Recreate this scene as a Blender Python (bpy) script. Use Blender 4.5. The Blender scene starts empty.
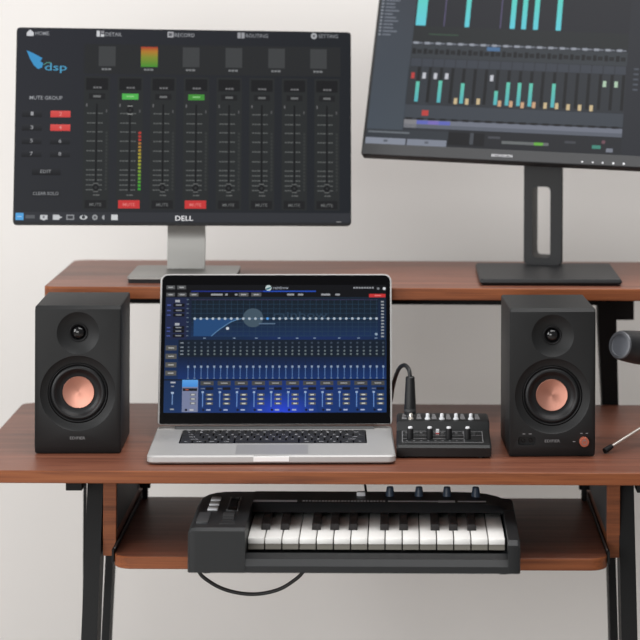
import bpy, bmesh, math, random
from mathutils import Matrix, Vector
random.seed(7)
S = bpy.context.scene
COL = S.collection
R = math.radians

# ------------------------------------------------------------------ materials
def lin(c):
    out = []
    for v in c:
        v = v / 255.0
        out.append(v / 12.92 if v <= 0.04045 else ((v + 0.055) / 1.055) ** 2.4)
    return out

def mat(name, rgb, rough=0.5, metal=0.0, spec=0.5, noise=0.0, scale=60.0, bump=0.0, coat=0.0):
    m = bpy.data.materials.new(name); m.use_nodes = True
    nt = m.node_tree; b = nt.nodes['Principled BSDF']
    c = lin(rgb) + [1.0]
    b.inputs['Base Color'].default_value = c
    b.inputs['Roughness'].default_value = rough
    b.inputs['Metallic'].default_value = metal
    b.inputs['Specular IOR Level'].default_value = spec
    b.inputs['Coat Weight'].default_value = coat
    if noise or bump:
        tc = nt.nodes.new('ShaderNodeTexCoord')
        n = nt.nodes.new('ShaderNodeTexNoise'); n.inputs['Scale'].default_value = scale
        n.inputs['Detail'].default_value = 4
        nt.links.new(tc.outputs['Object'], n.inputs['Vector'])
        if noise:
            r = nt.nodes.new('ShaderNodeValToRGB')
            r.color_ramp.elements[0].position = 0.3; r.color_ramp.elements[1].position = 0.7
            r.color_ramp.elements[0].color = [v * (1 - noise) for v in c[:3]] + [1]
            r.color_ramp.elements[1].color = [min(1, v * (1 + noise)) for v in c[:3]] + [1]
            nt.links.new(n.outputs['Fac'], r.inputs['Fac'])
            nt.links.new(r.outputs['Color'], b.inputs['Base Color'])
        if bump:
            bp = nt.nodes.new('ShaderNodeBump'); bp.inputs['Strength'].default_value = bump
            bp.inputs['Distance'].default_value = 0.0004
            nt.links.new(n.outputs['Fac'], bp.inputs['Height'])
            nt.links.new(bp.outputs['Normal'], b.inputs['Normal'])
    return m

def wood(name, dark, mid, light, rough=0.5, spec=0.5):
    m = bpy.data.materials.new(name); m.use_nodes = True
    nt = m.node_tree; b = nt.nodes['Principled BSDF']; L = nt.links
    tc = nt.nodes.new('ShaderNodeTexCoord')
    mp = nt.nodes.new('ShaderNodeMapping'); mp.inputs['Scale'].default_value = (1.6, 26, 40)
    n = nt.nodes.new('ShaderNodeTexNoise'); n.inputs['Scale'].default_value = 2.2
    n.inputs['Detail'].default_value = 8; n.inputs['Roughness'].default_value = 0.62
    n.inputs['Distortion'].default_value = 0.7
    mp2 = nt.nodes.new('ShaderNodeMapping'); mp2.inputs['Scale'].default_value = (5, 260, 260)
    n2 = nt.nodes.new('ShaderNodeTexNoise'); n2.inputs['Scale'].default_value = 2.0; n2.inputs['Detail'].default_value = 3
    mx = nt.nodes.new('ShaderNodeMath'); mx.operation = 'MULTIPLY_ADD'; mx.inputs[1].default_value = 0.30
    r = nt.nodes.new('ShaderNodeValToRGB'); cr = r.color_ramp
    cr.elements[0].position = 0.38; cr.elements[0].color = lin(dark) + [1]
    cr.elements[1].position = 0.92; cr.elements[1].color = lin(light) + [1]
    e = cr.elements.new(0.66); e.color = lin(mid) + [1]
    L.new(tc.outputs['Object'], mp.inputs['Vector']); L.new(mp.outputs['Vector'], n.inputs['Vector'])
    L.new(tc.outputs['Object'], mp2.inputs['Vector']); L.new(mp2.outputs['Vector'], n2.inputs['Vector'])
    L.new(n2.outputs['Fac'], mx.inputs[0]); L.new(n.outputs['Fac'], mx.inputs[2])
    L.new(mx.outputs['Value'], r.inputs['Fac']); L.new(r.outputs['Color'], b.inputs['Base Color'])
    b.inputs['Roughness'].default_value = rough
    b.inputs['Specular IOR Level'].default_value = spec
    return m

def brushed(name, rgb, rough):
    m = mat(name, rgb, rough, 1.0)
    nt = m.node_tree; b = nt.nodes['Principled BSDF']
    t = nt.nodes.new('ShaderNodeTangent'); t.direction_type = 'RADIAL'; t.axis = 'Y'
    b.inputs['Anisotropic'].default_value = 0.55
    nt.links.new(t.outputs['Tangent'], b.inputs['Tangent'])
    return m

def display(name, strength=0.92, rough=0.4, spec=0.15):
    m = bpy.data.materials.new(name); m.use_nodes = True
    nt = m.node_tree; b = nt.nodes['Principled BSDF']
    b.inputs['Base Color'].default_value = (0.004, 0.004, 0.005, 1)
    b.inputs['Roughness'].default_value = rough
    b.inputs['Specular IOR Level'].default_value = spec
    a = nt.nodes.new('ShaderNodeVertexColor'); a.layer_name = 'Pixels'
    nt.links.new(a.outputs['Color'], b.inputs['Emission Color'])
    b.inputs['Emission Strength'].default_value = strength
    return m

M = {}
M['wood'] = wood('walnut_laminate', (88, 50, 37), (124, 74, 55), (152, 98, 74), 0.42, 0.5)
M['edge'] = wood('walnut_edge', (80, 40, 20), (133, 74, 41), (154, 92, 53), 0.5, 0.35)  # more orange wood tones for board sides and side panels
M['black_steel'] = mat('black_powder_coated_steel', (14, 15, 16), 0.6, 0, 0.3, 0, 300, 0.15)
M['grey_steel'] = mat('grey_steel', (120, 120, 122), 0.4, 0.8)
M['dark_panel'] = mat('dark_grey_drawer_side', (58, 60, 64), 0.6)
M['wall'] = mat('painted_plaster', (226, 223, 220), 0.9, 0, 0.2, 0.012, 2.2, 0.0)
M['floor'] = mat('pale_floor', (178, 172, 166), 0.6, 0, 0.3, 0.03, 5)
M['cabinet'] = mat('black_vinyl', (27, 28, 29), 0.52, 0, 0.32, 0, 900, 0.2)
M['rubber'] = mat('black_rubber', (15, 15, 17), 0.6, 0, 0.35)
M['cone'] = mat('black_cone', (20, 21, 23), 0.45, 0, 0.4)
M['gloss'] = mat('gloss_black', (12, 12, 14), 0.12, 0, 0.6)
M['copper'] = brushed('brushed_copper', (212, 154, 136), 0.48)
M['copper_flat'] = mat('copper_knob', (186, 104, 82), 0.45, 0.5)
M['logo_grey'] = mat('grey_print', (120, 120, 122), 0.5)
M['logo_white'] = mat('white_print', (225, 226, 230), 0.5)
M['alu'] = mat('silver_aluminium', (186, 185, 184), 0.5, 0.3, 0.5)
M['pad'] = mat('trackpad_glass_silver', (164, 163, 163), 0.4, 0.2, 0.5)
M['notch_white'] = mat('near_white_notch', (245, 245, 245), 0.35, 0.0, 0.5)  # near-white and non-metallic, for the thumb notch piece
M['silver_stand'] = mat('silver_satin', (146, 145, 142), 0.42, 0.75, 0.5)
M['glass_black'] = mat('black_glass', (8, 8, 10), 0.12, 0, 0.15)
M['mon_black'] = mat('monitor_black_plastic', (29, 30, 32), 0.5, 0, 0.4)
M['mon_grey'] = mat('monitor_grey_plastic', (56, 57, 59), 0.5, 0, 0.4)
M['key_black'] = mat('laptop_key_black', (26, 26, 28), 0.55)
M['hinge'] = mat('dark_hinge', (70, 71, 72), 0.5, 0.3)
M['kb_body'] = mat('midi_keyboard_black_plastic', (30, 32, 34), 0.45, 0, 0.4, 0, 1200, 0.15)
M['kb_white'] = mat('white_piano_key', (246, 245, 242), 0.3, 0, 0.5)
M['kb_shade'] = mat('shaded_key_front', (132, 128, 119), 0.5)  # grey puts the shade below the key lip into the colour
M['kb_black'] = mat('black_piano_key', (34, 31, 31), 0.22, 0, 0.6)
M['kb_knob'] = mat('blue_black_knob', (58, 72, 90), 0.4)
M['light_button'] = mat('pale_grey_button', (224, 226, 229), 0.4)
M['mixer'] = mat('mixer_black_metal', (26, 28, 29), 0.5, 0, 0.45)
M['cable'] = mat('black_cable', (26, 27, 29), 0.45)
M['mic'] = mat('mic_black_metal', (30, 31, 34), 0.45, 0.2, 0.5)
M['mic_cap'] = mat('mic_grey_cap', (96, 99, 106), 0.5, 0.2)
M['mic_rim'] = mat('mic_rim_grey', (94, 96, 101), 0.4, 0.3)
M['chrome'] = mat('chrome', (222, 216, 208), 0.3, 0.7)
M['red'] = mat('red_button', (180, 50, 45), 0.4)
M['blue'] = mat('blue_band', (70, 85, 150), 0.4)
M['disp_a'] = display('display_left', 0.80)
M['disp_b'] = display('display_right')
M['disp_c'] = display('display_laptop', 0.95, 0.2, 0.12)

# ------------------------------------------------------------------ mesh helpers
def obj(name, bm, mats, parent=None, loc=None, rot=None, smooth=None, matrix=None):
    if isinstance(bm, bmesh.types.BMesh):
        bmesh.ops.recalc_face_normals(bm, faces=bm.faces)
        if smooth is not None:
            for f in bm.faces: f.smooth = True
            for e in bm.edges:
                if len(e.link_faces) == 2 and e.calc_face_angle(0) > smooth: e.smooth = False
        me = bpy.data.meshes.new(name); bm.to_mesh(me); bm.free()
    else:
        me = bm
    if not isinstance(mats, (list, tuple)): mats = [mats]
    if len(me.materials) == 0:
        for m in mats: me.materials.append(m)
    o = bpy.data.objects.new(name, me); COL.objects.link(o)
    if parent is not None: o.parent = parent
    if matrix is not None: o.matrix_local = matrix
    if loc is not None: o.location = loc
    if rot is not None: o.rotation_euler = rot
    return o

def thing(name, label, cat, loc=(0, 0, 0), rotz=0.0, group=None):
    o = bpy.data.objects.new(name, None); COL.objects.link(o)
    o.empty_display_size = 0.02
    o.location = loc; o.rotation_euler = (0, 0, rotz)
    o['label'] = label; o['category'] = cat
    if group: o['group'] = group
    return o

def tag(o, label, cat, group=None):
    o['label'] = label; o['category'] = cat
    if group: o['group'] = group
    return o

def structure(o):
    o['kind'] = 'structure'; return o

SM = R(35)
def box(bm, x0, x1, y0, y1, z0, z1, bev=0.0, seg=2, mi=0):
    vs = [bm.verts.new((x, y, z)) for x in (x0, x1) for y in (y0, y1) for z in (z0, z1)]
    F = [(0, 1, 3, 2), (4, 6, 7, 5), (0, 4, 5, 1), (2, 3, 7, 6), (0, 2, 6, 4), (1, 5, 7, 3)]
    fs = [bm.faces.new([vs[i] for i in f]) for f in F]
    for f in fs: f.material_index = mi
    if bev > 0:
        es = list({e for f in fs for e in f.edges})
        r = bmesh.ops.bevel(bm, geom=es, offset=bev, segments=seg, profile=0.5, affect='EDGES', clamp_overlap=True)
        for f in r['faces']: f.material_index = mi
    return bm

def nbox(*a, **k):
    return box(bmesh.new(), *a, **k)

def bar(bm, p, q, w, h, up=(0, 0, 1), mi=0):
    p, q = Vector(p), Vector(q); d = (q - p).normalized()
    s = d.cross(Vector(up)).normalized(); u = s.cross(d).normalized()
    ring = [(-w / 2, -h / 2), (w / 2, -h / 2), (w / 2, h / 2), (-w / 2, h / 2)]
    a = [bm.verts.new(p + s * i + u * j) for i, j in ring]
    b = [bm.verts.new(q + s * i + u * j) for i, j in ring]
    for i in range(4):
        bm.faces.new((a[i], a[(i + 1) % 4], b[(i + 1) % 4], b[i])).material_index = mi
    bm.faces.new(a[::-1]).material_index = mi; bm.faces.new(b).material_index = mi
    return bm

def arc_poly(w, d, rads, n=6):
    """plan outline centred on 0, rads = radii for (-x-y, +x-y, +x+y, -x+y)"""
    pts = []
    cs = [(-w / 2, -d / 2, 180), (w / 2, -d / 2, 270), (w / 2, d / 2, 0), (-w / 2, d / 2, 90)]
    for (cx, cy, a0), r in zip(cs, rads):
        sx = 1 if cx < 0 else -1; sy = 1 if cy < 0 else -1
        ox, oy = cx + sx * r, cy + sy * r
        if r <= 1e-6: pts.append((cx, cy)); continue
        for i in range(n + 1):
            a = R(a0 + 90 * i / n); pts.append((ox + r * math.cos(a), oy + r * math.sin(a)))
    return pts

def prism(bm, pts, z0, z1, mi=0, side_mi=None, bev=0.0, to=None):
    """extrude plan polygon; 'to' maps (x,y,z)->vector"""
    to = to or (lambda x, y, z: (x, y, z))
    side_mi = mi if side_mi is None else side_mi
    if bev > 0:
        cx = sum(p[0] for p in pts) / len(pts); cy = sum(p[1] for p in pts) / len(pts)
        w = max(abs(p[0] - cx) for p in pts); d = max(abs(p[1] - cy) for p in pts)
        ins = [((p[0] - cx) * (w - bev) / w + cx, (p[1] - cy) * (d - bev) / d + cy) for p in pts]
        rings = [(ins, z0), (pts, z0 + bev), (pts, z1 - bev), (ins, z1)]
    else:
        rings = [(pts, z0), (pts, z1)]
    vr = [[bm.verts.new(to(x, y, z)) for x, y in ps] for ps, z in rings]
    n = len(pts)
    for a, b in zip(vr[:-1], vr[1:]):
        for i in range(n):
            bm.faces.new((a[i], a[(i + 1) % n], b[(i + 1) % n], b[i])).material_index = side_mi
    bm.faces.new(vr[0][::-1]).material_index = mi
    bm.faces.new(vr[-1]).material_index = mi
    return bm

XZ = lambda x, y, z: (x, z, y)          # plan polygon stands upright, thickness along Y

def profile_x(bm, prof, x0, x1, mi=0):
    a = [bm.verts.new((x0, y, z)) for y, z in prof]; b = [bm.verts.new((x1, y, z)) for y, z in prof]
    n = len(prof)
    for i in range(n):
        bm.faces.new((a[i], a[(i + 1) % n], b[(i + 1) % n], b[i])).material_index = mi
    bm.faces.new(a[::-1]).material_index = mi; bm.faces.new(b).material_index = mi
    return bm

def loft_x(bm, secs, mi=0):
    """secs = [(x, [(y,z)...])...] same count"""
    vr = [[bm.verts.new((x, y, z)) for y, z in pr] for x, pr in secs]
    n = len(vr[0])
    for a, b in zip(vr[:-1], vr[1:]):
        for i in range(n):
            bm.faces.new((a[i], a[(i + 1) % n], b[(i + 1) % n], b[i])).material_index = mi
    bm.faces.new(vr[0][::-1]).material_index = mi; bm.faces.new(vr[-1]).material_index = mi
    return bm

def lathe(bm, prof, n=40, mi=0, to=None, closed=False):
    """prof = [(r, t)]; default axis Y: (r cos, t, r sin)"""
    to = to or (lambda a, t, c: (a, t, c))
    rings = []
    for r, t in prof:
        if r < 1e-7: rings.append([bm.verts.new(to(0, t, 0))])
        else: rings.append([bm.verts.new(to(r * math.cos(2 * math.pi * i / n), t, r * math.sin(2 * math.pi * i / n))) for i in range(n)])
    pairs = list(zip(rings[:-1], rings[1:]))
    if closed: pairs.append((rings[-1], rings[0]))
    for a, b in pairs:
        for i in range(n):
            j = (i + 1) % n
            if len(a) == 1 and len(b) == 1: continue
            if len(a) == 1: f = bm.faces.new((a[0], b[i], b[j]))
            elif len(b) == 1: f = bm.faces.new((a[i], a[j], b[0]))
            else: f = bm.faces.new((a[i], a[j], b[j], b[i]))
            f.material_index = mi
    return bm

ZUP = lambda x, y, z: lambda a, t, c: (x + a, y + c, z + t)      # lathe about Z at x,y from z
def YAX(x, y, z): return lambda a, t, c: (x + a, y + t, z + c)
def XAX(x, y, z): return lambda a, t, c: (x + t, y + a, z + c)

def smooth_path(pts, k=6):
    P = [Vector(p) for p in pts]; P = [2 * P[0] - P[1]] + P + [2 * P[-1] - P[-2]]
    out = []
    for i in range(1, len(P) - 2):
        for j in range(k):
            t = j / k; a, b, c, d = P[i - 1], P[i], P[i + 1], P[i + 2]
            out.append(0.5 * (2 * b + (c - a) * t + (2 * a - 5 * b + 4 * c - d) * t * t + (3 * b - a - 3 * c + d) * t ** 3))
    out.append(P[-2]); return out

def tube(bm, pts, r, n=10, mi=0, k=6):
    P = smooth_path(pts, k) if k > 1 else [Vector(p) for p in pts]
    rs = r if callable(r) else (lambda t: r)
    prev = None; rings = []
    for i, p in enumerate(P):
        d = (P[min(i + 1, len(P) - 1)] - P[max(i - 1, 0)]).normalized()
        s = (prev - d * prev.dot(d)).normalized() if prev is not None else d.orthogonal().normalized()
        prev = s; u = d.cross(s); rr = rs(i / (len(P) - 1))
        rings.append([bm.verts.new(p + (s * math.cos(2 * math.pi * j / n) + u * math.sin(2 * math.pi * j / n)) * rr) for j in range(n)])
    for a, b in zip(rings[:-1], rings[1:]):
        for j in range(n):
            bm.faces.new((a[j], a[(j + 1) % n], b[(j + 1) % n], b[j])).material_index = mi
    bm.faces.new(rings[0][::-1]).material_index = mi; bm.faces.new(rings[-1]).material_index = mi
    return bm

def boolean(base_bm, cutters):
    """base mesh minus cutters, returned as a mesh datablock"""
    def tmp(b):
        bmesh.ops.recalc_face_normals(b, faces=b.faces)
        me = bpy.data.meshes.new('tmp'); b.to_mesh(me); b.free()
        o = bpy.data.objects.new('tmp', me); COL.objects.link(o); return o
    o = tmp(base_bm); cs = [tmp(c) for c in cutters]
    for c in cs:
        md = o.modifiers.new('b', 'BOOLEAN'); md.object = c; md.operation = 'DIFFERENCE'; md.solver = 'EXACT'
    bpy.context.view_layer.update()
    dg = bpy.context.evaluated_depsgraph_get()
    me = bpy.data.meshes.new_from_object(o.evaluated_get(dg))
    for t in [o] + cs:
        m0 = t.data; bpy.data.objects.remove(t); bpy.data.meshes.remove(m0)
    bm = bmesh.new(); bm.from_mesh(me); bpy.data.meshes.remove(me)
    return bm

# ---- lettering
_glyph = {}
def text_tris(s):
    if s in _glyph: return _glyph[s]
    cu = bpy.data.curves.new('t', 'FONT'); cu.body = s; cu.size = 1.0; cu.offset = 0.006; cu.resolution_u = 2
    o = bpy.data.objects.new('t', cu); COL.objects.link(o)
    bpy.context.view_layer.update()
    me = bpy.data.meshes.new_from_object(o.evaluated_get(bpy.context.evaluated_depsgraph_get()))
    V = [(v.co.x, v.co.y) for v in me.vertices]; F = [tuple(p.vertices) for p in me.polygons]
    bpy.data.objects.remove(o); bpy.data.curves.remove(cu); bpy.data.meshes.remove(me)
    x0 = min(v[0] for v in V); x1 = max(v[0] for v in V); y0 = min(v[1] for v in V); y1 = max(v[1] for v in V)
    V = [((x - x0) / (x1 - x0), (y - y0) / (y1 - y0)) for x, y in V]
    _glyph[s] = (V, F, (x1 - x0) / (y1 - y0)); return _glyph[s]

def letters(bm, s, x0, x1, z0, z1, y, thick=0.0003, mi=0, to=None):
    """word filling the rectangle on the plane y (facing -Y), slightly raised"""
    to = to or (lambda x, y, z: (x, y, z))
    V, F, _ = text_tris(s)
    P = [(x0 + (x1 - x0) * a, z0 + (z1 - z0) * b) for a, b in V]
    f = [bm.verts.new(to(x, y - thick, z)) for x, z in P]
    b = [bm.verts.new(to(x, y, z)) for x, z in P]
    cnt = {}
    for poly in F:
        for i in range(len(poly)):
            e = (poly[i], poly[(i + 1) % len(poly)])
            cnt[e] = cnt.get(e, 0) + 1
        try: bm.faces.new([f[i] for i in poly]).material_index = mi
        except ValueError: pass
    for (i, j) in list(cnt):
        if (j, i) not in cnt:
            try: bm.faces.new((f[i], f[j], b[j], b[i])).material_index = mi
            except ValueError: pass
    return bm

class UI:
    """what a lit screen shows: flat coloured shapes in mm on the panel's own plane"""
    def __init__(s): s.v = []; s.f = []; s.c = []
    def poly(s, pts, col, ly=1, cols=None):
        n = len(s.v)
        for x, z in pts: s.v.append((x * 1e-3, -ly * 6e-5, z * 1e-3))
        s.f.append(tuple(range(n, n + len(pts))))
        cs = cols or [col] * len(pts)
        s.c.append([lin(c) + [1] for c in cs])
    def rect(s, x0, x1, z0, z1, col, ly=1, top=None):
        cols = None if top is None else [col, col, top, top]
        s.poly([(x0, z0), (x1, z0), (x1, z1), (x0, z1)], col, ly, cols)
    def disc(s, x, z, r, col, ly=3, n=14, rz=None):
        rz = rz or r
        s.poly([(x + r * math.cos(2 * math.pi * i / n), z + rz * math.sin(2 * math.pi * i / n)) for i in range(n)], col, ly)
    def text(s, t, x0, x1, z0, z1, col, ly=4):
        V, F, _ = text_tris(t); n = len(s.v)
        for a, b in V: s.v.append(((x0 + (x1 - x0) * a) * 1e-3, -ly * 6e-5, (z0 + (z1 - z0) * b) * 1e-3))
        for p in F:
            s.f.append(tuple(n + i for i in p)); s.c.append([lin(col) + [1]] * len(p))
    def line(s, pts, w, col, ly=2):
        for (a, b), (c, d) in zip(pts[:-1], pts[1:]):
            L = math.hypot(c - a, d - b); nx, nz = -(d - b) / L * w / 2, (c - a) / L * w / 2
            s.poly([(a - nx, b - nz), (c - nx, d - nz), (c + nx, d + nz), (a + nx, b + nz)], col, ly)
    def build(s, name, m, parent, matrix):
        me = bpy.data.meshes.new(name); me.from_pydata(s.v, [], s.f)
        at = me.color_attributes.new('Pixels', 'FLOAT_COLOR', 'CORNER')
        k = 0
        for p, cs in zip(me.polygons, s.c):
            for c in cs:
                at.data[k].color = c; k += 1
        return obj(name, me, m, parent, matrix=matrix)

def pose(yaw, tilt, roll, loc, root):
    m = Matrix.Translation(loc) @ Matrix.Rotation(R(yaw), 4, 'Z') @ Matrix.Rotation(R(tilt), 4, 'X') @ Matrix.Rotation(R(roll), 4, 'Y')
    r = Matrix.Translation(root.location) @ Matrix.Rotation(root.rotation_euler.z, 4, 'Z')
    return r.inverted() @ m

# ------------------------------------------------------------------ room
structure(obj('wall_back', nbox(-4.5, 4.5, 0.95, 1.05, 0, 3.2), M['wall']))
structure(obj('floor', nbox(-4.5, 4.5, -5.0, 0.95, -0.05, 0.0), M['floor']))

# ------------------------------------------------------------------ desk
CX = -0.056
desk = thing('desk', 'walnut topped two tier studio desk with black steel legs and a pull out tray', 'desk', (CX, 0.0, 0.0))

def board(name, w, d, th, rads, cx, cy, z):
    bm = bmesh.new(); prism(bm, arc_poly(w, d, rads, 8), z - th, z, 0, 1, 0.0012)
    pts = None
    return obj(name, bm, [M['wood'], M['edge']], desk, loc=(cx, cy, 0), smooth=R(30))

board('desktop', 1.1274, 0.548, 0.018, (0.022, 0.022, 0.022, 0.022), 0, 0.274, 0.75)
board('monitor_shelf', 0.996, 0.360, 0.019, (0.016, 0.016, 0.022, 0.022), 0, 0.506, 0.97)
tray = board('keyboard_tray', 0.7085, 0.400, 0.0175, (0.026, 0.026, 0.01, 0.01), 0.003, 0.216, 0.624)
for s in (-1, 1):
    t0 = 0.003
    a, b = sorted((t0 + s * 0.3580, t0 + s * 0.3775))
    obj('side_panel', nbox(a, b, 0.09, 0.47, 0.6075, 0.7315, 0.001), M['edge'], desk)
    a, b = sorted((t0 + s * 0.3570, t0 + s * 0.3580))
    pl = obj('drawer_side_plate', nbox(a, b, 0.096, 0.47, 0.645, 0.7315), M['dark_panel'], desk)
    a, b = sorted((t0 + s * 0.3545, t0 + s * 0.3580))
    rl = obj('tray_rail', nbox(a, b, 0.034, 0.440, 0.612, 0.6300, 0.0006), M['black_steel'], desk)
    a, b = sorted((t0 + s * 0.3535, t0 + s * 0.3552))
    obj('rail_strip', nbox(a, b, 0.040, 0.438, 0.6302, 0.6318), M['grey_steel'], rl)
    st = bmesh.new(); lathe(st, [(0, -0.008), (0.006, -0.008), (0.006, 0.008), (0, 0.008)], 16, to=XAX(t0 + s * 0.349, 0.404, 0.646))
    box(st, t0 + s * 0.349 - 0.004, t0 + s * 0.349 + 0.004, 0.396, 0.412, 0.6242, 0.656, 0.001)
    obj('rail_stop', st, M['black_steel'], rl, smooth=SM)
    # front leg leans forward towards the floor
    lg = bmesh.new(); bar(lg, (s * 0.3897 + 0.0012, -0.085, 0.0), (s * 0.3897 + 0.0012, 0.142, 0.7318), 0.0230, 0.045, (0, -1, 0))
    obj('front_leg', lg, M['black_steel'], desk)
    # rear leg leans backward going up, joined to the shelf post behind the top
    rg = bmesh.new(); bar(rg, (s * 0.4030 - 0.0035, 0.235, 0.0), (s * 0.4030 - 0.0035, 0.545, 0.7318), 0.0125, 0.040, (0, -1, 0))
    obj('rear_leg', rg, M['black_steel'], desk)
    br = bmesh.new(); xb = -0.4412 if s < 0 else 0.4500
    bar(br, (xb, 0.400, 0.0), (xb, 0.400, 0.7318), 0.0045, 0.010, (0, -1, 0))
    obj('rear_brace', br, M['black_steel'], desk)
    bk = bmesh.new(); box(bk, *sorted((s * 0.4045, s * 0.4285)), 0.085, 0.125, 0.7035, 0.7318, 0.001)
    obj('top_bracket', bk, M['black_steel'], desk)
    # shelf post, rising behind the back edge of the top, curved at the head
    po = bmesh.new()
    xc = s * 0.4065 - (0.011 if s < 0 else 0)
    path = [(0.0, 0.66), (0.0, 0.80), (-0.004, 0.885), (-0.010, 0.912), (-0.018, 0.9505)]
    for (p0, z0), (p1, z1) in zip(path[:-1], path[1:]):
        pass
    outer = [(0.0135, 0.66), (0.0135, 0.75), (0.0095, 0.890), (0.0075, 0.902), (0.002, 0.912), (-0.006, 0.918), (-0.006, 0.9505)]
    inner = [(-0.0215, 0.9505), (-0.0215, 0.89), (-0.0135, 0.75), (-0.0135, 0.66)]
    prism(po, [(xc + s * x, z) for x, z in outer + inner], 0.552, 0.584, to=XZ)
    obj('shelf_post', po, M['black_steel'], desk)
    bx_ = bmesh.new(); box(bx_, *sorted((xc - s * 0.004, xc + s * 0.0385)), 0.5535, 0.590, 0.8893, 0.9508, 0.001)
    obj('shelf_bracket', bx_, M['black_steel'], desk)
obj('shelf_beam', nbox(-0.4060, 0.3855, 0.556, 0.580, 0.913, 0.9508, 0.001), M['black_steel'], desk)
obj('rear_beam', nbox(-0.392, 0.392, 0.552, 0.582, 0.69, 0.73, 0.001), M['black_steel'], desk)

# ------------------------------------------------------------------ left monitor
ZS = 0.97
mon = thing('computer_monitor', 'straight wide monitor on a silver stand showing a fader mixer screen, left on the shelf', 'monitor', (-0.346, 0.45, ZS))
P = pose(8.45, -8.8, 0.81, (-0.3448, 0.4403, 1.2128), mon)
W2, H2 = 0.2695, 0.1575
bm = bmesh.new(); prism(bm, arc_poly(2 * W2, 2 * H2, (0.006,) * 4, 5), 0.0008, 0.016, to=XZ, bev=0.0008)
prism(bm, arc_poly(0.40, 0.22, (0.02,) * 4, 5), 0.016, 0.036, to=XZ, bev=0.004)
obj('housing', bm, M['mon_black'], mon, matrix=P, smooth=SM)
ui = UI()
BG = (45, 47, 52)
ui.poly([(-268, -153), (268, -153), (268, 156), (-268, 156)], BG, 0, [(43, 45, 49), (30, 34, 39), (26, 30, 35), (41, 43, 50)])
ui.rect(-268, 268, -153, -137.3, (52, 54, 59), 1)
ui.rect(-162, 252, 84, 132, (38, 40, 41), 1)
G = (165, 167, 172)
ui.poly([(-253.5, 143.5), (-242.5, 143.5), (-242.5, 149), (-248, 154), (-253.5, 149)], (225, 226, 230), 3)
ui.text('HOME', -240, -218, 145, 151, G)
ui.rect(-142.5, -137.5, 144, 153.5, (225, 226, 230), 3); ui.rect(-136, -130.5, 144, 148, (225, 226, 230), 3); ui.rect(-136, -130.5, 149.5, 153.5, (150, 150, 155), 3)
ui.text('DETAIL', -128.5, -102, 145, 151, G)
ui.rect(-29, -19.5, 144.5, 153.5, (190, 190, 195), 3); ui.rect(-27, -21.5, 146.5, 151.5, (90, 92, 96), 4)
ui.text('RECORD', -17.5, 14.6, 145.5, 151.5, G)
ui.rect(84, 95.5, 144.5, 154, (165, 166, 170), 3); ui.rect(89, 90.5, 144.5, 154, (80, 82, 86), 4)
ui.text('ROUTING', 97.5, 133.5, 146, 152, (150, 152, 157))
ui.disc(208.5, 150, 5, (190, 191, 195)); ui.disc(208.5, 150, 2, (70, 72, 76), 4)
ui.text('SETTING', 216, 248, 147, 153, (150, 152, 157))
wing = [(45, 235), (108, 262), (150, 288), (188, 305), (176, 330), (196, 348), (186, 392), (150, 406), (112, 372), (74, 306)]
lx = lambda a: -261.1 + .1757 * a
lz = lambda b: 161.5 - .175 * b
WB = (66, 158, 215)
ui.poly([(lx(45), lz(235)), (lx(108), lz(262)), (lx(118), lz(320)), (lx(74), lz(306))], WB, 3)
ui.poly([(lx(108), lz(262)), (lx(188), lz(305)), (lx(170), lz(335)), (lx(118), lz(320))], WB, 3)
ui.poly([(lx(74), lz(306)), (lx(170), lz(335)), (lx(196), lz(352)), (lx(186), lz(392)), (lx(150), lz(406)), (lx(112), lz(372))], WB, 3)
ui.line([(-226, 97), (-221, 101), (-214, 101)], 1.2, (90, 165, 150), 3)
ui.text('dsp', -224, -189, 84.5, 100, (80, 165, 205))
for i, x in enumerate((-138.7, -71.3, -4.2, 64.8, 134.1, 202.5)):
    if i == 1:
        ui.rect(x, x + 27, 96, 112, (70, 150, 50), 3, (140, 150, 50)); ui.rect(x, x + 27, 112, 121, (140, 150, 50), 3, (190, 130, 45))
        ui.rect(x, x + 27, 121, 128.5, (190, 130, 45), 3, (180, 60, 45))
    else: ui.rect(x, x + 27, 96.5, 128.5, (66, 68, 69), 3)
    for a, b in ((5, 9), (10, 14), (15, 20)): ui.rect(x + a, x + b, 90, 93.2, (128, 130, 132), 3)
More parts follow.
